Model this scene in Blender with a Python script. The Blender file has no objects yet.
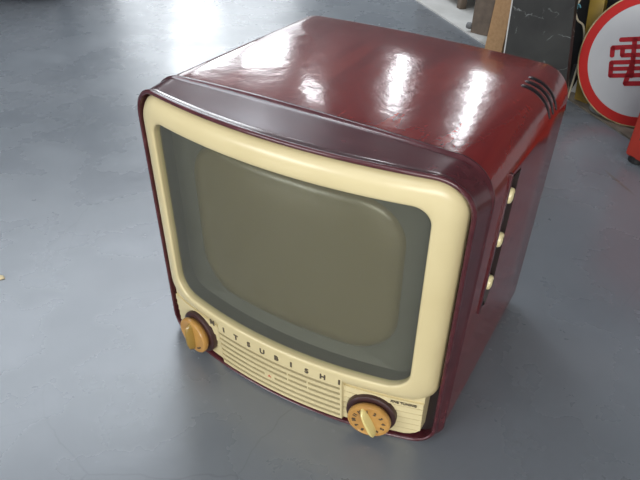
import bpy, bmesh, math, random
from mathutils import Vector, Matrix
random.seed(4)
C = bpy.context.scene.collection
PI = math.pi

# ------------------------------------------------------------------ helpers
def link(name, bm, mat=None, parent=None, smooth=None):
    me = bpy.data.meshes.new(name)
    bmesh.ops.recalc_face_normals(bm, faces=bm.faces)
    if smooth is not None:
        for f in bm.faces: f.smooth = True
        for e in bm.edges:
            if len(e.link_faces) == 2 and e.calc_face_angle(0) > math.radians(smooth): e.smooth = False
    bm.to_mesh(me); bm.free()
    o = bpy.data.objects.new(name, me); C.objects.link(o)
    if mat: me.materials.append(mat)
    if parent: o.parent = parent
    return o
def tag(o, label, cat, group=None):
    o['label'] = label; o['category'] = cat
    if group: o['group'] = group
    return o
def thing(name, label, cat, loc=(0, 0, 0), rz=0, group=None):
    o = bpy.data.objects.new(name, None); C.objects.link(o)
    o.location = loc; o.rotation_euler = (0, 0, rz); o.empty_display_size = .05
    return tag(o, label, cat, group)
def struct(o): o['kind'] = 'structure'; return o
def box(bm, c, s, M=None, bev=0.0):
    r = bmesh.ops.create_cube(bm, size=1.0)
    vs = r['verts']
    bmesh.ops.scale(bm, vec=s, verts=vs)
    if bev > 0:
        es = list({e for v in vs for e in v.link_edges})
        rb = bmesh.ops.bevel(bm, geom=es, offset=bev, segments=2, affect='EDGES', profile=.5)
        vs = list({v for f in rb['faces'] for v in f.verts} | {v for v in vs if v.is_valid})
    bmesh.ops.translate(bm, vec=c, verts=vs)
    if M is not None: bmesh.ops.transform(bm, matrix=M, verts=vs)
    return vs
def loft(bm, rings, cap0=False, cap1=False, closed=True):
    R = [[bm.verts.new(p) for p in r] for r in rings]
    n = len(R[0])
    for a, b in zip(R, R[1:]):
        for i in range(n if closed else n-1):
            j = (i+1) % n
            bm.faces.new((a[i], a[j], b[j], b[i]))
    if cap0: bm.faces.new(R[0][::-1])
    if cap1: bm.faces.new(R[-1])
    return R
def tube(bm, pts, rad, n=8, M=None):
    P = [Vector(p) for p in pts]; rings = []
    up = Vector((0, 0, 1)); prev = None
    for i, p in enumerate(P):
        t = (P[min(i+1, len(P)-1)]-P[max(i-1, 0)]).normalized()
        a = t.cross(up) if prev is None else prev - t*prev.dot(t)
        if a.length < 1e-4: a = t.cross(Vector((1, 0, 0)))
        a.normalize(); prev = a; b = t.cross(a)
        r = rad[i] if isinstance(rad, (list, tuple)) else rad
        rings.append([p+a*r*math.cos(2*PI*k/n)+b*r*math.sin(2*PI*k/n) for k in range(n)])
    if M is not None: rings = [[M @ v for v in r] for r in rings]
    loft(bm, rings, True, True)
def smooth_path(pts, k=8):
    P = [Vector(p) for p in pts]; out = []
    for i in range(len(P)-1):
        p0, p1, p2, p3 = P[max(i-1, 0)], P[i], P[i+1], P[min(i+2, len(P)-1)]
        for j in range(k):
            t = j/k
            out.append(.5*((2*p1)+(p2-p0)*t+(2*p0-5*p1+4*p2-p3)*t*t+(3*p1-p0-3*p2+p3)*t**3))
    out.append(P[-1]); return out
def lathe(bm, prof, M, n=48):
    rings = [[M @ Vector((r*math.cos(2*PI*k/n), r*math.sin(2*PI*k/n), z)) for k in range(n)] for r, z in prof]
    loft(bm, rings, True, True)
def text_mesh(body, size, depth, M, name, mat, parent, bold=.0, sx=1.0):
    cu = bpy.data.curves.new('t', 'FONT'); cu.body = body; cu.size = size; cu.extrude = depth
    cu.align_x = 'CENTER'; cu.align_y = 'CENTER'; cu.offset = bold; cu.resolution_u = 3
    o = bpy.data.objects.new('t', cu); C.objects.link(o)
    bpy.context.view_layer.update()
    me = bpy.data.meshes.new_from_object(o.evaluated_get(bpy.context.evaluated_depsgraph_get()))
    bpy.data.objects.remove(o); bpy.data.curves.remove(cu)
    me.transform(M @ Matrix.Diagonal((sx, 1, 1, 1)))
    return me

# ------------------------------------------------------------------ materials
def mat(name, col, rough=.5, metal=0., coat=0., coat_r=.05, spec=.5):
    m = bpy.data.materials.new(name); m.use_nodes = True
    b = m.node_tree.nodes['Principled BSDF']
    b.inputs['Base Color'].default_value = (*col, 1); b.inputs['Roughness'].default_value = rough
    b.inputs['Metallic'].default_value = metal; b.inputs['Coat Weight'].default_value = coat
    b.inputs['Coat Roughness'].default_value = coat_r; b.inputs['Specular IOR Level'].default_value = spec
    return m
def nodes(m): return m.node_tree.nodes, m.node_tree.links, m.node_tree.nodes['Principled BSDF']
def ramp(N, stops):
    r = N.new('ShaderNodeValToRGB')
    e = r.color_ramp.elements
    while len(e) < len(stops): e.new(.5)
    for x, (p, c) in zip(e, stops):
        x.position = p; x.color = (*c, 1) if len(c) == 3 else c
    return r
def noise_col(m, scale, stops, stretch=(1, 1, 1), detail=6, bump=0., rough_rng=None, dist=0.0, rot=(0, 0, 0), bscale=None):
    N, L, b = nodes(m)
    tc = N.new('ShaderNodeTexCoord'); mp = N.new('ShaderNodeMapping')
    mp.inputs['Scale'].default_value = stretch; mp.inputs['Rotation'].default_value = rot
    L.new(tc.outputs['Object'], mp.inputs['Vector'])
    n = N.new('ShaderNodeTexNoise'); n.inputs['Scale'].default_value = scale; n.inputs['Detail'].default_value = detail
    n.inputs['Distortion'].default_value = dist
    L.new(mp.outputs['Vector'], n.inputs['Vector'])
    r = ramp(N, stops); L.new(n.outputs['Fac'], r.inputs['Fac']); L.new(r.outputs['Color'], b.inputs['Base Color'])
    if bump:
        bp = N.new('ShaderNodeBump'); bp.inputs['Strength'].default_value = bump; bp.inputs['Distance'].default_value = .002
        src = n
        if bscale:
            src = N.new('ShaderNodeTexNoise'); src.inputs['Scale'].default_value = bscale; src.inputs['Detail'].default_value = 3
            L.new(mp.outputs['Vector'], src.inputs['Vector'])
        L.new(src.outputs['Fac'], bp.inputs['Height']); L.new(bp.outputs['Normal'], b.inputs['Normal'])
    if rough_rng:
        mr = N.new('ShaderNodeMapRange'); mr.inputs['To Min'].default_value = rough_rng[0]; mr.inputs['To Max'].default_value = rough_rng[1]
        mr.inputs['From Min'].default_value = .3; mr.inputs['From Max'].default_value = .7
        L.new(n.outputs['Fac'], mr.inputs['Value']); L.new(mr.outputs['Result'], b.inputs['Roughness'])
    return m
def emis(name, col, s):
    m = mat(name, (.8, .8, .8), .5); N, L, b = nodes(m)
    b.inputs['Emission Color'].default_value = (*col, 1); b.inputs['Emission Strength'].default_value = s
    return m

wood = mat('mahogany veneer', (.2, .02, .015), .16, coat=.25, coat_r=.05)
noise_col(wood, 9, [(.2, (.095, .006, .007)), (.5, (.145, .010, .009)), (.8, (.195, .018, .012))], (5, .6, 5), 8, bump=.0, dist=.6)
N, L, b = nodes(wood)
tc = N.new('ShaderNodeTexCoord'); n2 = N.new('ShaderNodeTexNoise'); n2.inputs['Scale'].default_value = 36; n2.inputs['Detail'].default_value = 4
bp = N.new('ShaderNodeBump'); bp.inputs['Strength'].default_value = .13; bp.inputs['Distance'].default_value = .003
L.new(tc.outputs['Object'], n2.inputs['Vector']); L.new(n2.outputs['Fac'], bp.inputs['Height'])
L.new(bp.outputs['Normal'], b.inputs['Normal']); L.new(bp.outputs['Normal'], b.inputs['Coat Normal'])

plum = mat('plum lacquer', (.085, .02, .026), .2, coat=.2, coat_r=.12)
noise_col(plum, 60, [(.3, (.050, .010, .014)), (.62, (.070, .016, .020)), (.8, (.10, .035, .04))], (1, 1, 1), 8)
cream = noise_col(mat('aged cream plastic', (.6, .5, .25), .32, coat=.15, coat_r=.2), 6, [(.3, (.51, .43, .235)), (.7, (.58, .50, .29))], bump=.0)
dark = mat('black brown plastic', (.02, .012, .012), .45)
knob_base = mat('dark maroon knob skirt', (.035, .014, .014), .35)
gold = noise_col(mat('yellowed dial', (.5, .3, .08), .3, coat=.3), 40, [(.3, (.34, .17, .04)), (.7, (.47, .26, .07))])
gold_d = mat('amber dial grip', (.27, .17, .035), .25, coat=.4)
grip_l = mat('ivory dial grip', (.60, .50, .20), .3, coat=.3)
slot_shade = mat('brown slot shade', (.045, .028, .012), .9)  # dark brown stands for the shaded cream inside the slots
ink = mat('dark brown lettering', (.06, .045, .03), .5)
redink = mat('red emblem', (.45, .05, .03), .5)
tube_grey = mat('grey tube surround', (.082, .081, .067), .55)
tube_face = mat('olive grey phosphor', (.140, .118, .068), .3, coat=.2, coat_r=.25)
black = mat('black inlay', (.006, .005, .006), .25)
ivory = mat('ivory button', (.75, .65, .36), .3, coat=.3)
glass = bpy.data.materials.new('safety glass'); glass.use_nodes = True
N, L = glass.node_tree.nodes, glass.node_tree.links
N.remove(N['Principled BSDF'])
tr = N.new('ShaderNodeBsdfTransparent'); tr.inputs[0].default_value = (.90, .91, .87, 1)
gl = N.new('ShaderNodeBsdfGlossy'); gl.inputs['Roughness'].default_value = .12; gl.inputs[0].default_value = (.9, .9, .9, 1)
df = N.new('ShaderNodeBsdfDiffuse'); df.inputs[0].default_value = (.34, .34, .30, 1)
fr = N.new('ShaderNodeFresnel'); fr.inputs[0].default_value = 1.5
m1 = N.new('ShaderNodeMixShader'); m1.inputs[0].default_value = .055
m2 = N.new('ShaderNodeMixShader')
L.new(tr.outputs[0], m1.inputs[1]); L.new(df.outputs[0], m1.inputs[2])
ge = N.new('ShaderNodeNewGeometry'); iv = N.new('ShaderNodeMath'); iv.operation = 'SUBTRACT'; iv.inputs[0].default_value = 1; L.new(ge.outputs['Backfacing'], iv.inputs[1])
mf = N.new('ShaderNodeMath'); mf.operation = 'MULTIPLY'; L.new(fr.outputs[0], mf.inputs[0]); L.new(iv.outputs[0], mf.inputs[1])
L.new(mf.outputs[0], m2.inputs[0]); L.new(m1.outputs[0], m2.inputs[1]); L.new(gl.outputs[0], m2.inputs[2])
L.new(m2.outputs[0], N['Material Output'].inputs[0])

# ------------------------------------------------------------------ camera
f = Vector((-0.3925273, 0.7220631, -0.56969043)); r = Vector((0.86373168, 0.50224441, 0.04145039)); u = Vector((-0.31605363, 0.47578927, 0.82081342))
cam = bpy.data.cameras.new('camera'); cam.sensor_width = 36; cam.lens = 652.194*36/640; cam.clip_start = .02
co = bpy.data.objects.new('camera', cam); C.objects.link(co)
M = Matrix((r, u, -f)).transposed().to_4x4(); M.translation = (0.36253, -0.61704, 0.74882)
co.matrix_world = M
bpy.context.scene.camera = co

# ------------------------------------------------------------------ television
W, H, D, RT, RB, B, YT, YB, CTR, CBR, CTS, DS = .46, .43211, .35767, .04585, .031, .04082, .04448, .01445, .00367, .00226, .00606, .01245
def F(x, z, rec=0.0): return -(YB+(YT-YB)*z/H)-B*(1-(x/(W/2))**2)+rec
def rrect(x0, x1, z0, z1, rt, rb, na=12, ns=24):
    pts = []
    def arc(cx, cz, r, a0):
        for k in range(na+1):
            a = a0+PI/2*k/na; pts.append((cx+r*math.cos(a), cz+r*math.sin(a)))
    def seg(a, b_):
        for k in range(1, ns): pts.append((a[0]+(b_[0]-a[0])*k/ns, a[1]+(b_[1]-a[1])*k/ns))
    arc(x1-rt, z1-rt, rt, 0); seg((x1-rt, z1), (x0+rt, z1))
    arc(x0+rt, z1-rt, rt, PI/2); seg((x0, z1-rt), (x0, z0+rb))
    arc(x0+rb, z0+rb, rb, PI); seg((x0+rb, z0), (x1-rb, z0))
    arc(x1-rb, z0+rb, rb, 1.5*PI); seg((x1, z0+rb), (x1, z1-rt))
    return pts
def bow(pts, hw, ct, cb, zc, hh):
    out = []
    for x, z in pts:
        q = max(0, 1-(x/hw)**2); s = (z-zc)/hh
        out.append((x, z+ct*q*max(0, min(1, s))-cb*q*max(0, min(1, -s))))
    return out
def rim(o=0.0): return bow(rrect(-W/2-o, W/2+o, -o, H+o, RT+o, RB+o), W/2, CTR, CBR, H/2, H/2)
WS = W+DS
def seam(o=0.0, lift=0.0): return bow(rrect(-WS/2-o, WS/2+o, -o, H+o, RT+o, RB+o), WS/2, CTS, 0, H/2, H/2)

tv = thing('television', 'vintage tube television with mahogany red cabinet and cream screen surround on the concrete floor', 'television')
# cabinet
bm = bmesh.new()
rings = [[(x, y, z) for x, z in seam(-i)] for y, i in ((.003, .004), (.003, .0005), (.02, .0), (.12, 0), (.24, 0), (D-.008, 0), (D-.003, .0012), (D, .005))]
loft(bm, rings, True, True)
cab = link('cabinet', bm, wood, tv, 35)
bm = bmesh.new()     # cutter for the control recess in the right side
poly = [(.060, .392), (.113, .384), (.110, .212), (.090, .184), (.066, .197)]
lo = [(.205, y, z) for y, z in poly]; hi = [(.26, y, z) for y, z in poly]
loft(bm, [lo, hi], True, True)
cut = link('cut', bm)
md = cab.modifiers.new('b', 'BOOLEAN'); md.operation = 'DIFFERENCE'; md.solver = 'EXACT'; md.object = cut
bpy.context.view_layer.update()
nm = bpy.data.meshes.new_from_object(cab.evaluated_get(bpy.context.evaluated_depsgraph_get()))
cab.modifiers.clear(); cab.data = nm; bpy.data.objects.remove(cut)
# front hood
bm = bmesh.new()
rings = []
for y, o in ((.006, -.003), (.0035, .0002), (.0015, .0016), (-.0005, .0020), (-.0025, .0014), (-.0038, .0002)):
    rings.append([(x, y, z) for x, z in seam(o)])
sp, rp = seam(0), rim(0)
K = 8
for k in range(1, K):
    t = k/K; rings.append([(a[0]+(c[0]-a[0])*t, (-.0038)*(1-t)+(F(c[0], c[1])+.006)*t, a[1]+(c[1]-a[1])*t) for a, c in zip(sp, rp)])
for o, rec in ((.0002, .006), (.0018, .0045), (.002, .0015), (.0008, -.0005), (-.0015, -.001), (-.0035, .0005), (-.0042, .004), (-.0046, .045)):
    rings.append([(x, min(F(x, z, rec), max(-.001, F(x, z, .004))) if rec > .01 else F(x, z, rec), z) for x, z in rim(o)])
hood = link('front_hood', bm and (loft(bm, rings) and bm), plum, tv, 50)
hood['label'] = 'darker plum front hood with raised rim'
# bezel
BO = (-.2225, .2225, .082, .4270, .040, .030); BI = (-.190, .190, .110, .3960, .022, .030)
bm = bmesh.new(); rings = []
for s, rec in ((0, .036), (0, .012), (.02, .0075), (.08, .0035), (.18, -.0005), (.35, -.0038), (.55, -.0054), (.75, -.0060), (.90, -.0060), (.96, -.0054), (.99, -.0042), (1.0, -.0025), (1.01, .006)):
    a = rrect(*[p+(q-p)*s for p, q in zip(BO, BI)])
    a = bow(a, .23, .0025*(1-s)+.0015*s, .001, .255, .16)
    rings.append([(x, F(x, z, rec), z) for x, z in a])
loft(bm, rings)
bez = link('bezel', bm, cream, tv, 60)
# control panel with speaker slots and ribbed ends
SL = [.0765-.0119*i for i in range(6)]; GAP = .0052
XL, XR = -.104, .1005
XS = [-.213, -.2125] + [-.208+.008*i for i in range(12)] + [-.1125, -.112]
XS += [XL-.0004, XL] + [XL+(XR-XL)*i/30 for i in range(1, 30)] + [XR, XR+.0004]
XS += [.1035, .104] + [.110+.008*i for i in range(12)] + [.2055, .2105, .211]
XG = (-.021, -.003)   # plate for the emblem in the fourth slot
XS = sorted(set(XS+[XG[0], XG[0]+.0004, XG[1]-.0004, XG[1]]+[c+d for c in (-.045, .02, .052) for d in (-.0012, -.0009, .0009, .0012)]))
ZS = [.0085, .0088]
for zc in SL: ZS += [zc-GAP/2, zc-GAP/2+.0002, zc+GAP/2-.0002, zc+GAP/2]
RIB = [.0825-.0122*i for i in range(6)]
for zr in RIB: ZS += [zr-.0012, zr-.0010, zr+.0010, zr+.0012]
ZS = sorted(set([round(z, 5) for z in ZS if z >= .0085]+[.09, .097, .1005, .1015]))
def prec(x, z):
    base = -.0057+max(0, (.085-z))*.055
    if z > .101: base += .006
    if -.112 < x < .1037:
        if XL <= x <= XR:
            for i, zc in enumerate(SL):
                if abs(z-zc) < GAP/2-.0001:
                    if i == 3 and XG[0] < x < XG[1]: return base
                    if i in (1, 2) and any(abs(x-c) < .001 for c in (.02, .052)): return base
                    return base+.009
        return base
    r_ = base+.0035
    if z > .0829: return r_+.004
    if any(abs(z-zr) < .00105 for zr in RIB): return r_+.0045
    ph = ((.0825-z) % .0122)/.0122
    return r_+.0015*(1-ph)
bm = bmesh.new(); grid = []
for x in XS:
    zb = .0085+.013*max(0, (abs(x)-.19)/.02)**2 if abs(x) > .19 else .0085
    col = [(x, F(x, max(z, zb), prec(x, z)), max(z, zb)) for z in ZS]
    col = [(x, F(x, zb, .04), zb)]+col
    grid.append(col)
grid = [[(XS[0], F(XS[0], c[2], .04), c[2]) for c in grid[0]]]+grid+[[(XS[-1], F(XS[-1], c[2], .04), c[2]) for c in grid[-1]]]
loft(bm, grid, closed=False)
bmesh.ops.remove_doubles(bm, verts=bm.verts, dist=.00002)
pan = link('control_panel', bm, cream, tv, 30)
# dark backing inside the hood
bm = bmesh.new()
rg = [(x, -.0025, z) for x, z in rim(-.0045)]; rg2 = [(x, -.0005, z) for x, z in rim(-.0045)]
a = loft(bm, [rg, rg2]); bm.faces.new(a[0]); bm.faces.new(a[1][::-1])
# opening is behind the tube; the tube parts sit in front of it
link('backing_board', bm, dark, tv)
bm = bmesh.new()
for i, zc_ in enumerate(SL):
    xs_ = [XL+(XR-XL)*k/40 for k in range(41)]
    loft(bm, [[(x, F(x, zc_+d, prec(0, .05) if False else -.0057+max(0, .085-zc_)*.055+.0045), zc_+d) for d in (-GAP/2-.0004, GAP/2+.0004)] for x in xs_ if not (i == 3 and XG[0]-.002 < x < XG[1]+.002)] if i != 3 else
             [[(x, F(x, zc_+d, -.0057+max(0, .085-zc_)*.055+.0045), zc_+d) for d in (-GAP/2-.0004, GAP/2+.0004)] for x in xs_ if x < XG[0]], closed=False)
    if i == 3: loft(bm, [[(x, F(x, zc_+d, -.0057+max(0, .085-zc_)*.055+.0045), zc_+d) for d in (-GAP/2-.0004, GAP/2+.0004)] for x in xs_ if x > XG[1]], closed=False)
link('slot_shade_strips', bm, slot_shade, tv)  # dark strips that paint the shade inside the speaker slots
# lettering M I T S U B I S H I
def frameM(x, z, rec):
    # local x along the curved front, local y up, local z outward
    e = .002
    tx = Vector((e, F(x+e, z, rec)-F(x, z, rec), 0)).normalized(); tz = Vector((0, F(x, z+e, rec)-F(x, z, rec), e)).normalized()
    nn = tx.cross(tz).normalized(); ty = nn.cross(tx)
    m = Matrix((tx, ty, nn)).transposed().to_4x4(); m.translation = (x, F(x, z, rec), z); return m
def merge_text(items, name, material, parent):
    bm = bmesh.new()
    for body, size, depth, Mx, bold, sx in items:
        me = text_mesh(body, size, depth, Mx, name, material, parent, bold, sx); bm.from_mesh(me); bpy.data.meshes.remove(me)
    me = bpy.data.meshes.new(name); bm.to_mesh(me); bm.free(); me.materials.append(material)
    o = bpy.data.objects.new(name, me); C.objects.link(o); o.parent = parent; return o
word = 'MITSUBISHI'; items = []
for i, ch in enumerate(word):
    x = -.1170+i*(.2170/9); merge_text([(ch, .0125, .0004, frameM(x, .0900, -.0059), .0005, 1.0 if ch != 'I' else 1.2)], 'letter', ink, pan)
for wd_, x_ in (('FINE', .1745), ('TUNING', .1925)): merge_text([(wd_, .0058, .0003, frameM(x_, .0770, -.0022), .00015, 1.0)], 'small_lettering', ink, pan)
# three diamond emblem in the slot plate
bm = bmesh.new(); Mx = frameM(-.012, SL[3], -.0032)
for a0 in (90, 210, 330):
    a = math.radians(a0); d = Vector((math.cos(a), math.sin(a), 0)); s = Vector((-d.y, d.x, 0)); k = .0034
    q = [Vector((0, 0, 0)), d*k*.5+s*k*.29, d*k, d*k*.5-s*k*.29]
    loft(bm, [[Mx @ (v+Vector((0, 0, -.0006))) for v in q], [Mx @ (v+Vector((0, 0, .0006))) for v in q]], True, True)
link('emblem', bm, redink, pan)
# knobs
def knob(x, z, lab, gmat, turn, digits):
    Mx = frameM(x, z, 0)
    bm = bmesh.new(); lathe(bm, [(.0355, -.012), (.0355, .004), (.0350, .0060), (.0335, .0070), (.026, .0072)], Mx)
    kb = link('knob_skirt', bm, knob_base, tv, 40)
    bm = bmesh.new(); lathe(bm, [(.026, .007), (.0272, .0085), (.0303, .013), (.0303, .0175), (.0293, .0190), (.0270, .0194), (.0265, .0188), (.012, .0192)], Mx)
    kd = link('knob', bm, gold, tv, 40); kd['label'] = lab
    bm = bmesh.new(); rings = []
    R = Mx @ Matrix.Rotation(turn, 4, 'Z')
    for i in range(13):
        t = -1+2*i/12; yy = .0275*t; w = .0065*math.sqrt(max(.02, 1-abs(t)**2.2)); hh = .0115*(max(0, 1-abs(t)**4))**.5+.001
        z0 = .0175
        rings.append([R @ Vector(v) for v in ((-w, yy, z0), (-w*.75, yy, z0+hh*.6), (-w*.25, yy, z0+hh), (w*.25, yy, z0+hh), (w*.75, yy, z0+hh*.6), (w, yy, z0))])
    loft(bm, rings, True, True)
    link('grip', bm, gmat, kd, 50)
    items = []
    for j in range(digits):
        a = PI/2-2*PI*(j+.5)/digits+turn
        Mt = Mx @ Matrix.Translation((.0205*math.cos(a), .0205*math.sin(a), .0192)) @ Matrix.Rotation(a-PI/2, 4, 'Z')
        items.append((str(j+1), .0075, .0004, Mt, .0003, 1.0))
    if digits: merge_text(items, 'dial_numbers', ink, kd)
    else:
        bm = bmesh.new()
        for a0 in (-60, -48, -36):
            a = math.radians(a0); box(bm, (.0215*math.cos(a), .0215*math.sin(a), .0192), (.0025, .0025, .001), Mx)
        link('dial_marks', bm, ink, kd)
knob(-.1525, .0455, 'amber round knob with an upright grip', gold_d, math.radians(2), 0)
knob(.1450, .0435, 'yellowed numbered dial with a pale pointer grip', grip_l, math.radians(24), 12)
# tube surround, tube face, glass
bm = bmesh.new()
SI = (-.192, .192, .108, .3980, .024, .030); TI = (-.158, .154, .128, .374, .062, .062)
rings = []
for s, rec in ((-.01, .0055), (0, .028), (.5, .033), (1, .036)):
    a = rrect(*[p+(q-p)*s for p, q in zip(SI, TI)]); rings.append([(x, F(x, z, rec), z) for x, z in a])
loft(bm, rings)
ts = link('tube_surround', bm, tube_grey, tv, 60)
bm = bmesh.new(); rings = []
zc = .25
for s in (1.0, .985, .96, .92, .85, .75, .6, .45, .3, .15, .03):
    a = rrect(-.158, .154, .128, .374, .062, .062)
    edge = .036-.014*(1-s**6)**.5
    rings.append([(x*s, (F(0, zc, .036+.022)-.0) * 0 + F(x*s, zc+(z-zc)*s, edge), zc+(z-zc)*s) for x, z in a])
loft(bm, rings, False, True)
link('picture_tube', bm, tube_face, tv, 60)
bm = bmesh.new()
g0 = rrect(-.1908, .1908, .1092, .3968, .0228, .0308, ns=24)
def gridface(bm, rec):
    rings = []
    for s in (1, .8, .6, .4, .2, .02):
        rings.append([(x*s, F(x*s, zc+(z-zc)*s, rec), zc+(z-zc)*s) for x, z in g0])
    return rings
fr_ = gridface(bm, .0010); bk = gridface(bm, .0035)
loft(bm, fr_[::-1]+bk, True, True)
link('screen_glass', bm, glass, tv, 60)
# side controls
bm = bmesh.new(); box(bm, (.2362, .0600, .2955), (.0050, .0055, .206), Matrix.Rotation(0, 4, 'X'), .001)
so = link('side_trim', bm, plum, tv, 40)
so.data.transform(Matrix.Translation((0, .060, .2955)) @ Matrix.Rotation(math.radians(-1.2), 4, 'X') @ Matrix.Translation((0, -.060, -.2955)))
bm = bmesh.new()
def inset(q): return [(.0875+(y-.0875)*q, .29+(z-.29)*q) for y, z in poly]
loft(bm, [[(.2362, y, z) for y, z in inset(.997)], [(.2052, y, z) for y, z in inset(.997)], [(.2085, y, z) for y, z in inset(.95)], [(.2362, y, z) for y, z in inset(.97)]], False, False)
bm.verts.ensure_lookup_table()
loft(bm, [[(.2085, y, z) for y, z in inset(.96)], [(.2105, y, z) for y, z in inset(.955)]], True, True)
link('recess_plate', bm, dark, tv)
for z in (.352, .287, .218):
    Mx = Matrix.Translation((.208, .0955, z)) @ Matrix.Rotation(PI/2, 4, 'Y')
    bm = bmesh.new(); lathe(bm, [(.004, 0), (.004, .020), (.0095, .0215), (.0105, .0235), (.0102, .027), (.009, .0292), (.005, .0305), (.0008, .0308)], Mx, 32)
    k_ = link('side_knob', bm, ivory, tv, 40)
    bm = bmesh.new(); box(bm, (0, 0, .0305), (.010, .0015, .0016), Mx); link('slot', bm, dark, k_)
# three black inlay bands around the rear right top corner
for yb in (.243, .261, .279):
    bm = bmesh.new(); cx, cz, rr = WS/2-RT, H-RT, RT
    rings = []; n = 24
    for i in range(n+1):
        a = math.radians(93-78*i/n); w = .0056*min(1, math.sin(PI*(i+.6)/(n+1.2))*4)
        o = Vector((math.cos(a), 0, math.sin(a))); q = (1-(min(cx+rr*math.cos(a), WS/2)/(WS/2))**2)*CTS*max(0, (cz+rr*math.sin(a)-H/2)/(H/2))
        p = Vector((cx, yb, cz+q))+o*rr
        rings.append([p+Vector((0, -w, 0))-o*.002, p+Vector((0, -w, 0))+o*.0003, p+Vector((0, -w*.5, 0))+o*.0011, p+Vector((0, w*.5, 0))+o*.0011, p+Vector((0, w, 0))+o*.0003, p+Vector((0, w, 0))-o*.002])
    loft(bm, rings, True, True); link('inlay_band', bm, black, tv, 50)

# ------------------------------------------------------------------ the room
A = math.radians(137.6)
U = Vector((math.cos(A), math.sin(A), 0)); Nn = Vector((math.cos(A-PI/2), math.sin(A-PI/2), 0)); Z = Vector((0, 0, 1))
ROOM = Matrix((U, -Nn, Z)).transposed().to_4x4()     # local x = U, local y = -N (into the room)
def P(uu, n, z=0): return U*uu+Nn*n+Z*z
def rbox(name, u0, u1, n0, n1, z0, z1, m, parent=None, bev=0):
    bm = bmesh.new(); box(bm, ((u0+u1)/2, -(n0+n1)/2, (z0+z1)/2), (u1-u0, n1-n0, z1-z0), ROOM, bev)
    return link(name, bm, m, parent)
concrete = mat('blue grey concrete', (.2, .22, .25), .35)
N, L, b = nodes(concrete)
tc = N.new('ShaderNodeTexCoord')
def nz(scale, detail=6, dist=0., vec=None, rough=.55):
    n = N.new('ShaderNodeTexNoise'); n.inputs['Scale'].default_value = scale; n.inputs['Detail'].default_value = detail
    n.inputs['Distortion'].default_value = dist; n.inputs['Roughness'].default_value = rough
    L.new(vec or tc.outputs['Object'], n.inputs['Vector']); return n
def mixc(fac, a, c, mode='MIX'):
    m = N.new('ShaderNodeMix'); m.data_type = 'RGBA'; m.blend_type = mode
    for sock, v in ((m.inputs[0], fac), (m.inputs[6], a), (m.inputs[7], c)):
        if isinstance(v, (int, float)): sock.default_value = v
        elif isinstance(v, tuple): sock.default_value = (*v, 1)
        else: L.new(v, sock)
    return m.outputs[2]
a1 = ramp(N, [(.3, (.122, .136, .152)), (.5, (.140, .154, .171)), (.72, (.158, .171, .187))]); L.new(nz(2.6, 5, .3).outputs['Fac'], a1.inputs['Fac'])
sp1 = ramp(N, [(.66, (0, 0, 0)), (.74, (1, 1, 1))]); L.new(nz(55, 3).outputs['Fac'], sp1.inputs['Fac'])
msk = ramp(N, [(.45, (0, 0, 0)), (.65, (1, 1, 1))]); L.new(nz(4, 3).outputs['Fac'], msk.inputs['Fac'])
mm = N.new('ShaderNodeMath'); mm.operation = 'MULTIPLY'; L.new(sp1.outputs['Color'], mm.inputs[0]); L.new(msk.outputs['Color'], mm.inputs[1])
m3 = N.new('ShaderNodeMath'); m3.operation = 'MULTIPLY'; L.new(mm.outputs[0], m3.inputs[0]); m3.inputs[1].default_value = .35
c1 = mixc(m3.outputs[0], a1.outputs['Color'], (.27, .29, .31))
# hairline cracks
wv = N.new('ShaderNodeVectorMath'); wv.operation = 'MULTIPLY_ADD'
nw = nz(3.5, 5); L.new(nw.outputs['Color'], wv.inputs[0]); wv.inputs[1].default_value = (.10, .10, 0); L.new(tc.outputs['Object'], wv.inputs[2])
vo = N.new('ShaderNodeTexVoronoi'); vo.feature = 'DISTANCE_TO_EDGE'; vo.inputs['Scale'].default_value = 2.3
L.new(wv.outputs[0], vo.inputs['Vector'])
cr = ramp(N, [(0, (1, 1, 1)), (.0035, (0, 0, 0))]); L.new(vo.outputs['Distance'], cr.inputs['Fac'])
m4 = N.new('ShaderNodeMath'); m4.operation = 'MULTIPLY'; L.new(cr.outputs['Color'], m4.inputs[0])
mk2 = ramp(N, [(.45, (0, 0, 0)), (.6, (.35, .35, .35))]); L.new(nz(1.7, 3).outputs['Fac'], mk2.inputs['Fac']); L.new(mk2.outputs['Color'], m4.inputs[1])
c2 = mixc(m4.outputs[0], c1, (.07, .08, .09))
mp = N.new('ShaderNodeMapping'); mp.vector_type = 'TEXTURE'; mp.inputs['Location'].default_value = (.328, .945, 0); mp.inputs['Rotation'].default_value = (0, 0, math.radians(-47))
mp.inputs['Scale'].default_value = (.075, .0045, 1)
wq = N.new('ShaderNodeVectorMath'); wq.operation = 'MULTIPLY_ADD'; L.new(nz(30, 3).outputs['Color'], wq.inputs[0]); wq.inputs[1].default_value = (.008, .008, 0); L.new(tc.outputs['Object'], wq.inputs[2])
L.new(wq.outputs[0], mp.inputs['Vector'])
fl = N.new('ShaderNodeVectorMath'); fl.operation = 'MULTIPLY'; fl.inputs[1].default_value = (1, 1, 0); L.new(mp.outputs['Vector'], fl.inputs[0])
lng = N.new('ShaderNodeVectorMath'); lng.operation = 'LENGTH'; L.new(fl.outputs[0], lng.inputs[0])
stn = ramp(N, [(.5, (.7, .7, .7)), (1.0, (0, 0, 0))]); L.new(lng.outputs['Value'], stn.inputs['Fac'])
c3 = mixc(stn.outputs['Color'], c2, (.10, .088, .065))
L.new(c3, b.inputs['Base Color'])
rr_ = N.new('ShaderNodeMapRange'); rr_.inputs['From Min'].default_value = .3; rr_.inputs['From Max'].default_value = .7
rr_.inputs['To Min'].default_value = .22; rr_.inputs['To Max'].default_value = .34
b.inputs['Specular IOR Level'].default_value = .9
L.new(nz(6, 6).outputs['Fac'], rr_.inputs['Value']); L.new(rr_.outputs['Result'], b.inputs['Roughness'])
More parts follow.
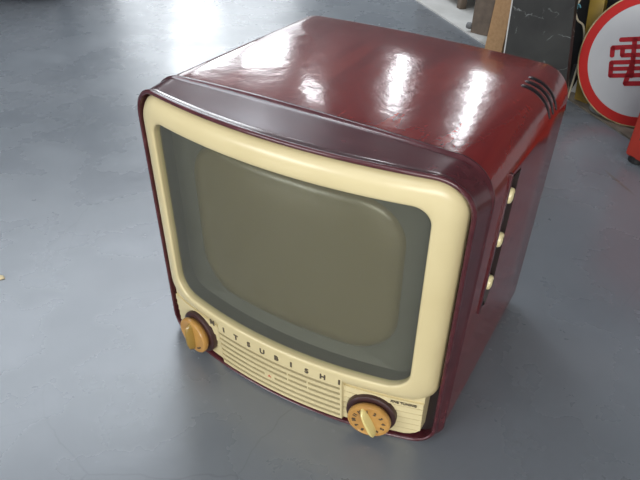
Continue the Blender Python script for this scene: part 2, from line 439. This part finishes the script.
bp = N.new('ShaderNodeBump'); bp.inputs['Strength'].default_value = .12; bp.inputs['Distance'].default_value = .004
L.new(nz(14, 5).outputs['Fac'], bp.inputs['Height']); L.new(bp.outputs['Normal'], b.inputs['Normal'])

wallm = noise_col(mat('painted wall', (.4, .42, .42), .8), 3, [(.3, (.36, .38, .39)), (.7, (.42, .44, .45))])
wallr = noise_col(mat('dark workshop wall', (.1, .1, .1), .8), 3, [(.3, (.06, .062, .065)), (.7, (.085, .088, .09))])
wallend = noise_col(mat('dull grey wall', (.12, .12, .13), .8), 3, [(.3, (.03, .032, .036)), (.7, (.045, .047, .052))])
ceilm = mat('pale ceiling', (.62, .64, .68), .8)
stripm = mat('pale painted kerb strip', (.5, .5, .48), .7)
N, L, b = nodes(stripm); tc = N.new('ShaderNodeTexCoord')
dirt = ramp(N, [(.30, (.06, .048, .035)), (.5, (.13, .108, .08)), (.7, (.20, .175, .14))]); L.new(nz(14, 9, .3).outputs['Fac'], dirt.inputs['Fac'])
pale = ramp(N, [(.3, (.46, .45, .42)), (.7, (.58, .57, .54))]); L.new(nz(9, 7).outputs['Fac'], pale.inputs['Fac'])
sx = N.new('ShaderNodeSeparateXYZ'); L.new(tc.outputs['Object'], sx.inputs[0])
nx = N.new('ShaderNodeMath'); nx.operation = 'MULTIPLY_ADD'; nx.inputs[1].default_value = .35; L.new(nz(7, 4).outputs['Fac'], nx.inputs[0]); L.new(sx.outputs['X'], nx.inputs[2])
mr = N.new('ShaderNodeMapRange'); mr.inputs['From Min'].default_value = -.03; mr.inputs['From Max'].default_value = -.15
L.new(nx.outputs[0], mr.inputs['Value'])
L.new(mixc(mr.outputs['Result'], dirt.outputs['Color'], pale.outputs['Color']), b.inputs['Base Color'])

U0, U1, N0, N1, HC = -4.5, 6.0, -5.0, 1.75, 3.3
struct(rbox('floor', U0, U1, N0, N1, -.1, 0, concrete))
struct(rbox('ceiling', U0, U1, N0, N1, HC, HC+.1, ceilm))
struct(rbox('wall_right', U0, U1, N1, N1+.12, -.1, HC+.1, wallr)); struct(rbox('baseboard_right', U0, U1, N1-.012, N1, 0, .5, wallm))
struct(rbox('wall_left', U0, U1, N0-.12, N0, -.1, HC+.1, wallm))
struct(rbox('wall_back', U0-.12, U0, N0-.12, N1+.12, -.1, HC+.1, wallm))
struct(rbox('wall_far', U1, U1+.12, N0-.12, N1+.12, -.1, HC+.1, wallend))
struct(rbox('trim_1', U0, U1, 1.10, N1, 0, .006, stripm))
pane_m = mat('frosted window pane', (.75, .78, .8), .4)
framem = mat('grey window frame', (.3, .3, .3), .5)
def area(c, xdir, normal, sx, sy, L_, col):
    d = bpy.data.lights.new('daylight', 'AREA'); d.shape = 'RECTANGLE'; d.size = sx; d.size_y = sy
    d.energy = L_*PI*sx*sy; d.color = col
    o = bpy.data.objects.new('daylight', d); C.objects.link(o)
    zz = -Vector(normal); xx = Vector(xdir); yy = zz.cross(xx)
    m = Matrix((xx, yy, zz)).transposed().to_4x4(); m.translation = c; o.matrix_world = m
def window(i, wall, a0, a1, z0, z1, L_, col=(.93, .97, 1.0)):
    g = .04
    if wall == 'far':
        o = struct(rbox('window_%d' % i, U1-.04, U1, a0-g, a1+g, z0-g, z1+g, framem)); rbox('pane', U1-.05, U1-.041, a0, a1, z0, z1, pane_m, o)
        area(P(U1-.06, (a0+a1)/2, (z0+z1)/2), Nn, -U, a1-a0, z1-z0, L_, col)
    elif wall == 'right':
        o = struct(rbox('window_%d' % i, a0-g, a1+g, N1-.04, N1, z0-g, z1+g, framem)); rbox('pane', a0, a1, N1-.05, N1-.041, z0, z1, pane_m, o)
        area(P((a0+a1)/2, N1-.06, (z0+z1)/2), U, -Nn, a1-a0, z1-z0, L_, col)
    elif wall == 'left':
        o = struct(rbox('window_%d' % i, a0-g, a1+g, N0, N0+.04, z0-g, z1+g, framem)); rbox('pane', a0, a1, N0+.041, N0+.05, z0, z1, pane_m, o)
        area(P((a0+a1)/2, N0+.06, (z0+z1)/2), U, Nn, a1-a0, z1-z0, L_, col)
    elif wall == 'back':
        o = struct(rbox('window_%d' % i, U0, U0+.04, a0-g, a1+g, z0-g, z1+g, framem)); rbox('pane', U0+.041, U0+.05, a0, a1, z0, z1, pane_m, o)
        area(P(U0+.06, (a0+a1)/2, (z0+z1)/2), Nn, U, a1-a0, z1-z0, L_, col)
    else:      # roof light: a0, a1 along u; z0, z1 along n
        o = struct(rbox('window_%d' % i, a0-g, a1+g, z0-g, z1+g, HC-.04, HC, framem)); rbox('pane', a0, a1, z0, z1, HC-.05, HC-.041, pane_m, o)
        area(P((a0+a1)/2, (z0+z1)/2, HC-.06), U, -Z, a1-a0, z1-z0, L_, col)
window(1, 'right', 2.13, 2.27, 1.30, 1.95, 8)
window(2, 'right', 3.15, 3.38, 1.6, 2.1, 8)
window(3, 'far', .40, .90, 1.0, 2.3, 4.5)
window(10, 'far', -.05, .30, .5, 2.0, 1.4)
window(4, 'far', 1.0, 1.5, 2.0, 2.4, 8)
window(8, 'right', 5.15, 5.8, 2.7, 2.95, 9)
window(9, 'far', .98, 1.70, .3, 1.9, 1.0)
window(5, 'left', -3.0, -.5, 1.0, 2.4, 7, (.97, .98, 1.0))
window(6, 'back', -3.5, .5, .9, 2.4, 6, (1.0, .97, .92))
window(7, 'roof', 2.4, 5.6, -2.6, 1.1, 2.1, (.85, .92, 1.0))
housing = mat('white lamp housing', (.7, .7, .7), .4)
for i, (uu, nn_) in enumerate(((1.9, .3), (-1.6, -1.4))):
    t = thing('ceiling_light', ['white twin tube ceiling lamp above the concrete floor behind the television', 'white twin tube ceiling lamp behind the viewer'][i], 'lamp', P(uu, nn_, HC))
    rbx = rbox('housing', -.65, .65, -.12, .12, -.06, 0, housing, t)
    for s in (-.06, .06): rbox('tube', -.6, .6, s-.018, s+.018, -.095, -.059, housing, t)
    area(P(uu, nn_, HC-.1), U, -Z, 1.2, .16, 9, (.9, .95, 1.0))

# ------------------------------------------------------------------ things along the right wall
def leanM(x, y, az, tilt, z=0.0):
    h = Vector((math.cos(math.radians(az)), math.sin(math.radians(az)), 0)); t = math.radians(tilt)
    nr = h*math.cos(t)+Z*math.sin(t); up = -h*math.sin(t)+Z*math.cos(t); rt = up.cross(nr)
    m = Matrix((rt, up, nr)).transposed().to_4x4(); m.translation = (x, y, z); return m     # x right, y up, z toward viewer
WA = 227.6
tan = noise_col(mat('tan planed board', (.42, .25, .11), .6), 8, [(.3, (.33, .19, .085)), (.7, (.42, .25, .12))], (12, 1, 12))
brown = noise_col(mat('dull brown board', (.14, .10, .07), .7), 8, [(.3, (.10, .075, .055)), (.7, (.15, .11, .08))], (4, 12, 4))
marble = mat('black veined slab', (.03, .032, .035), .5, spec=.3)
N, L, b = nodes(marble); tc = N.new('ShaderNodeTexCoord')
base = ramp(N, [(.35, (.009, .009, .009)), (.65, (.026, .027, .025))]); L.new(nz(5, 7, .5).outputs['Fac'], base.inputs['Fac'])
wv = N.new('ShaderNodeVectorMath'); wv.operation = 'MULTIPLY_ADD'; nw = nz(9, 6); L.new(nw.outputs['Color'], wv.inputs[0]); wv.inputs[1].default_value = (.12, .12, .12); L.new(tc.outputs['Object'], wv.inputs[2])
vo = N.new('ShaderNodeTexVoronoi'); vo.feature = 'DISTANCE_TO_EDGE'; vo.inputs['Scale'].default_value = 13; L.new(wv.outputs[0], vo.inputs['Vector'])
vr = ramp(N, [(0, (1, 1, 1)), (.022, (0, 0, 0))]); L.new(vo.outputs['Distance'], vr.inputs['Fac'])
mk = ramp(N, [(.53, (0, 0, 0)), (.68, (.7, .7, .7))]); L.new(nz(16, 3).outputs['Fac'], mk.inputs['Fac'])
mm = N.new('ShaderNodeMath'); mm.operation = 'MULTIPLY'; L.new(vr.outputs['Color'], mm.inputs[0]); L.new(mk.outputs['Color'], mm.inputs[1])
L.new(mixc(mm.outputs[0], base.outputs['Color'], (.30, .32, .32)), b.inputs['Base Color'])

# marble slab
Ms = leanM(.069, 1.281, -100, 5, .0075)
def quad(bm, q, z0, z1, M_): loft(bm, [[M_ @ Vector((x, y, z0)) for x, y in q], [M_ @ Vector((x, y, z1)) for x, y in q]], True, True)
bm = bmesh.new(); quad(bm, [(-.1620, 0), (.043, .0), (-.070, .62), (-.2185, .62)], -.022, 0, Ms)
sl = tag(link('stone_slab', bm, marble), 'black stone slab with white veins leaning behind the television', 'slab')
sledge = mat('pale ground edge', (.42, .42, .40), .6)
bm = bmesh.new(); quad(bm, [(-.1660, 0), (-.1622, .0), (-.2187, .62), (-.2225, .62)], -.022, .0002, Ms); link('edge', bm, sledge, sl)['label'] = 'pale edge of the slab'
# tan board
Mt = leanM(-.19, 1.591, -110, 4, .008)
bm = bmesh.new(); box(bm, (-.020, .45, -.02), (.070, .90, .04), Mt, .002)
tag(link('wooden_board', bm, tan), 'narrow tan wooden board standing upright against the dark slab', 'board')
# brown plate with caster
Mb = leanM(-.335, 1.837, -100, 6, .008)
bpn = thing('wooden_partition', 'dull brown wooden panel standing left of the tan board', 'board', (-.335, 1.837, .006))
def chl(o, par):      # parent keeping place
    o.parent = par; o.matrix_parent_inverse = par.matrix_basis.inverted(); return o
def setin(par): return Matrix.Translation(-Vector(par.location))
bm = bmesh.new(); q = [(-.0335, -.004), (.036, 0), (.036, .62), (-.075, .62)]
loft(bm, [[setin(bpn) @ Mb @ Vector((x, y, 0)) for x, y in q], [setin(bpn) @ Mb @ Vector((x, y, -.018)) for x, y in q]], True, True)
link('panel', bm, brown, bpn)
bm = bmesh.new(); lathe(bm, [(.006, -.012), (.011, -.01), (.013, 0), (.011, .01), (.006, .012)], setin(bpn) @ Mb @ Matrix.Translation((-.046, .020, -.006)) @ Matrix.Rotation(PI/2, 4, 'Y'), 20)
link('roller', bm, mat('grey rubber', (.15, .15, .15), .6), bpn)
# brown low box on legs at the top of the picture
bx = thing('wooden_crate', 'dark brown wooden crate on short feet at the top edge', 'crate', P(1.95, 1.30, .006), A)
def lbox(name, c, s, m, par, bev=.002):
    bm = bmesh.new(); box(bm, c, s, None, bev); return link(name, bm, m, par, 40)
lbox('body', (.06, -.03, .17), (.40, .22, .26), brown, bx, .004)
for a_ in (-.125, .245):
    for c_ in (.065, -.125): lbox('foot', (a_, c_, .0215), (.03, .03, .043), brown, bx)
# dark slatted crate behind the slab
blk = mat('black painted wood', (.008, .008, .009), .7)
ck = thing('slatted_crate', 'black slatted crate in the gap between slab and round sign', 'crate', (.128, 1.482, .006), math.radians(-10))
lbox('body', (-.06, .078, .27), (.30, .13, .54), blk, ck)
slm = mat('dark grey slat', (.03, .03, .03), .7)
for i in range(10): lbox('slat', (-.185+.0275*i, .008, .035), (.012, .008, .07), slm, ck, .0)
# round sign
Sg = leanM(.33918658, 1.26709222, -100, 15, .006)
sg = thing('round_sign', 'round white sign with red border and red character leaning at the right', 'sign', (.339, 1.267, .006))
Sl = setin(sg) @ Sg
cx, cy, R0 = -.071, .1795, .1795
rim_m = noise_col(mat('tarnished brass edge', (.3, .22, .1), .45, .4), 30, [(.3, (.16, .12, .06)), (.7, (.36, .28, .14))])
signred = mat('sign red', (.36, .012, .010), .6, spec=.2); signchar = mat('character red', (.27, .006, .012), .6, spec=.2); signw = noise_col(mat('sign enamel white', (.55, .56, .57), .6, spec=.3), 5, [(.3, (.36, .37, .385)), (.75, (.44, .45, .46))])
Mc = Sl @ Matrix.Translation((cx, cy, 0))
bm = bmesh.new(); lathe(bm, [(R0-.004, -.028), (R0, -.025), (R0, -.002), (R0-.002, 0), (R0-.004, 0), (R0-.006, -.004)], Mc, 96); link('edge_band', bm, rim_m, sg, 40)
bm = bmesh.new(); lathe(bm, [(R0-.004, -.006), (R0-.004, -.0012), (R0-.029, -.0008), (R0-.030, -.006)], Mc, 96); link('red_border', bm, signred, sg, 40)
bm = bmesh.new(); lathe(bm, [(R0-.028, -.006), (R0-.028, -.0014), (.01, -.0004)], Mc, 96); link('white_face', bm, signw, sg, 40)
bm = bmesh.new()
ang = math.radians(16); hx = Vector((math.cos(ang), math.sin(ang), 0)); vy = Vector((math.sin(ang), -math.cos(ang), 0))
O = Vector((-.160, .157, 0))
def cp(px, py): return O+hx*(px-609)*.00262+vy*(py-63)*.00268
def bar(x0, y0, x1, y1, th):
    a, c = cp(x0, y0), cp(x1, y1); d = (c-a); ln = d.length; d.normalize(); s = Vector((-d.y, d.x, 0)); w = th*.00265/2; pts = []
    for k in range(9): t = -PI/2+PI*k/8; pts.append(c+d*w*math.cos(t)*.8+s*w*math.sin(t))
    for k in range(9): t = PI/2+PI*k/8; pts.append(a+d*w*math.cos(t)*.8+s*w*math.sin(t))
    loft(bm, [[Sl @ (v+Vector((0, 0, -.002))) for v in pts], [Sl @ (v+Vector((0, 0, .0006))) for v in pts]], True, True)
for s in ((618.5, 42.5, 647, 42.5, 4.6), (632, 42.5, 632, 60, 4.6), (611, 50, 654, 50, 4.6), (611, 50, 611, 58, 4.6), (654, 50, 653.5, 58, 4.6),
          (621, 52, 621, 57.5, 4.6), (643, 52, 643, 57.5, 4.6), (621, 58, 643, 58, 4.4), (611, 64.8, 653, 64.8, 4.4), (611, 71.2, 653, 71.2, 4.2), (611, 78, 653, 78, 4.4),
          (611, 65, 611, 78, 4.6), (653, 65, 653, 78, 4.6), (632, 65, 626.5, 86, 5), (626.5, 86.2, 658, 86.2, 4.8), (658, 86.2, 658, 80, 4.6), (632, 60, 632, 79, 4.6)):
    bar(*s)
link('character', bm, signchar, sg)['label'] = 'red painted character on the white face'
# grey round foot under the sign
bm = bmesh.new(); lathe(bm, [(.047, 0), (.051, .004), (.051, .034), (.053, .038), (.051, .042), (.046, .041), (.01, .040)], setin(sg) @ Matrix.Translation((.220, 1.358, .0062)), 40)
link('round_foot', bm, noise_col(mat('dull zinc', (.2, .2, .19), .45, .5), 20, [(.3, (.12, .12, .11)), (.7, (.28, .28, .26))]), sg, 40)['label'] = 'dull grey round foot of the sign'
# yellow post
yel = noise_col(mat('scuffed yellow paint', (.42, .28, .02), .5), 12, [(.3, (.16, .10, .012)), (.6, (.22, .145, .013))])
bm = bmesh.new(); Y2 = leanM(.152, 1.383, -100, 7, .0062)
quad(bm, [(-.034, .004), (.008, 0), (-.084, .60), (-.126, .60)], -.024, 0, Y2)
tag(link('yellow_post', bm, yel), 'yellow painted post leaning behind the round sign', 'post')
# cable bundle with blue tie
Mk = leanM(.110, 1.366, -100, 5, .0062)
cb = thing('cable_bundle', 'beige cables tied with light blue twine in front of the yellow post', 'cable', (.110, 1.366, .006))
Mk = setin(cb) @ Mk
cabm = mat('beige cable sheath', (.42, .38, .28), .5)
for pts_, r_ in (([(-.150, .60, -.01), (-.142, .38, .0), (-.127, .270, .010), (-.118, .259, .014), (-.100, .252, .016), (-.078, .254, .014), (-.062, .250, .012), (-.052, .222, .010), (-.047, .174, .008), (-.037, .132, .006), (-.025, .07, .0), (-.012, .006, -.002)], .0036),
                 ([(-.095, .60, -.012), (-.098, .40, -.004), (-.089, .290, .004), (-.072, .262, .006), (-.059, .235, .003), (-.054, .19, .0), (-.046, .14, -.002), (-.034, .08, -.004), (-.022, .006, -.006)], .0032),
                 ([(-.050, .60, -.004), (-.052, .40, .0), (-.052, .292, .006), (-.060, .262, .012), (-.050, .246, .014), (-.041, .230, .010), (-.026, .212, -.01), (-.015, .15, -.02), (-.012, .006, -.014)], .0028)):
    bm = bmesh.new(); tube(bm, smooth_path(pts_), r_, 8, Mk); link('cable', bm, cabm, cb, 60)
bm = bmesh.new()
for k in range(4):
    ring = [(-.066+.013*math.cos(t*PI/6+k), .244+.007*k+.003*math.sin(t*PI/3), .010+.012*math.sin(t*PI/6+k)) for t in range(13)]
    tube(bm, ring, .0024, 6, Mk)
tube(bm, smooth_path([(-.058, .266, .022), (-.046, .274, .024), (-.040, .266, .022)]), .002, 6, Mk); tube(bm, smooth_path([(-.066, .246, .024), (-.072, .232, .026), (-.064, .222, .024)]), .002, 6, Mk)
link('twine', bm, mat('light blue twine', (.10, .32, .40), .6), cb, 60)['label'] = 'light blue twine'
# white card in the dark gap
bm = bmesh.new(); Mw = leanM(.1153, 1.450, -100, 5, .0065)
quad(bm, [(-.0215, .0), (.018, .0), (.016, .046), (-.010, .048)], -.003, 0, Mw)
tag(link('white_card', bm, mat('white card', (.65, .65, .63), .6)), 'small white card standing behind the left rim of the round sign', 'card')
# red box at the right edge
redm = noise_col(mat('red enamel', (.36, .03, .015), .5), 10, [(.3, (.30, .022, .012)), (.7, (.42, .038, .02))])
rb0 = floorpt = Vector((.321, 1.077, 0))
rd = thing('red_box', 'red metal box with black feet at the right edge of the photo', 'box', (.311, 1.074, 0), math.radians(-34))
bm = bmesh.new(); q = [(0, 0), (.26, 0), (.26, .17), (0, .17)]
loft(bm, [[(x, y, .016) for x, y in q], [(x, y, .34) for x, y in q]], True, True)
bmesh.ops.bevel(bm, geom=list(bm.edges), offset=.004, segments=2, affect='EDGES')
link('body', bm, redm, rd, 40)
for x, y in ((.022, .022), (.238, .022), (.022, .148), (.238, .148)):
    bm = bmesh.new(); lathe(bm, [(.017, 0), (.02, .003), (.02, .018)], Matrix.Translation((x, y, 0)), 20); link('foot', bm, blk, rd, 40)
Mt_ = Matrix.Translation((.032, -.0002, .075)) @ Matrix.Rotation(PI/2, 4, 'X')
merge_text([('E', .024, .0004, Mt_, .0006, 1.0)], 'lettering', ink, rd)
# low cabinet for an unidentified dark shape, added to darken the floor reflection, at the top left corner of the photo
dk = thing('stand_in_cabinet', 'low stand-in cabinet for a dark shape, added to darken the floor, at the top left edge of the photo', 'cabinet', (-1.86, 1.218, 0), math.radians(33))
bm = bmesh.new()
loft(bm, [[(x, y+.26, z) for x, y in rrect(-1.05, 0, -.25, .25, .06, .06, 6, 3)] for z in (.02, .56)], True, True)
navy = mat('dark grey blue steel', (.018, .018, .022), .45)
link('body', bm, navy, dk, 40)
for k_ in range(3):
    bm = bmesh.new(); box(bm, (-.525, .006, .12+.165*k_), (.86, .016, .150), None, .003); dr = link('drawer', bm, navy, dk, 40)
    bm = bmesh.new(); tube(bm, smooth_path([(-.66, -.002, .165+.165*k_), (-.655, -.022, .165+.165*k_), (-.395, -.022, .165+.165*k_), (-.39, -.002, .165+.165*k_)], 4), .004, 8); link('handle', bm, slm, dr, 60)
for x_ in (-.98, -.07):
    for y_ in (.08, .44):
        bm = bmesh.new(); lathe(bm, [(.022, 0), (.025, .003), (.025, .022)], Matrix.Translation((x_, y_, 0)), 20); link('foot', bm, blk, dk, 40)
# scrap on the floor at the left edge
bm = bmesh.new(); bmesh.ops.create_icosphere(bm, subdivisions=2, radius=.006)
for v in bm.verts: v.co.z = max(v.co.z*.35, -.001)+.001; v.co.x *= 1.3*(1+.25*math.sin(v.co.y*900))
sc = tag(link('wood_chip', bm, mat('pale wood', (.6, .5, .3), .7), None, 60), 'tiny pale chip lying on the concrete at the left edge', 'debris')
sc.location = (-.573, -.090, .0002)

# ------------------------------------------------------------------ light and view
w = bpy.data.worlds.new('world'); bpy.context.scene.world = w; w.use_nodes = True
w.node_tree.nodes['Background'].inputs[0].default_value = (.6, .7, .85, 1); w.node_tree.nodes['Background'].inputs[1].default_value = .3
vs = bpy.context.scene.view_settings
vs.view_transform = 'Standard'; vs.look = 'None'; vs.gamma = 1; vs.use_curve_mapping = False; vs.exposure = 0.95
cy_ = bpy.context.scene.cycles
cy_.sample_clamp_indirect = 4; cy_.blur_glossy = .5; cy_.caustics_reflective = False; cy_.caustics_refractive = False
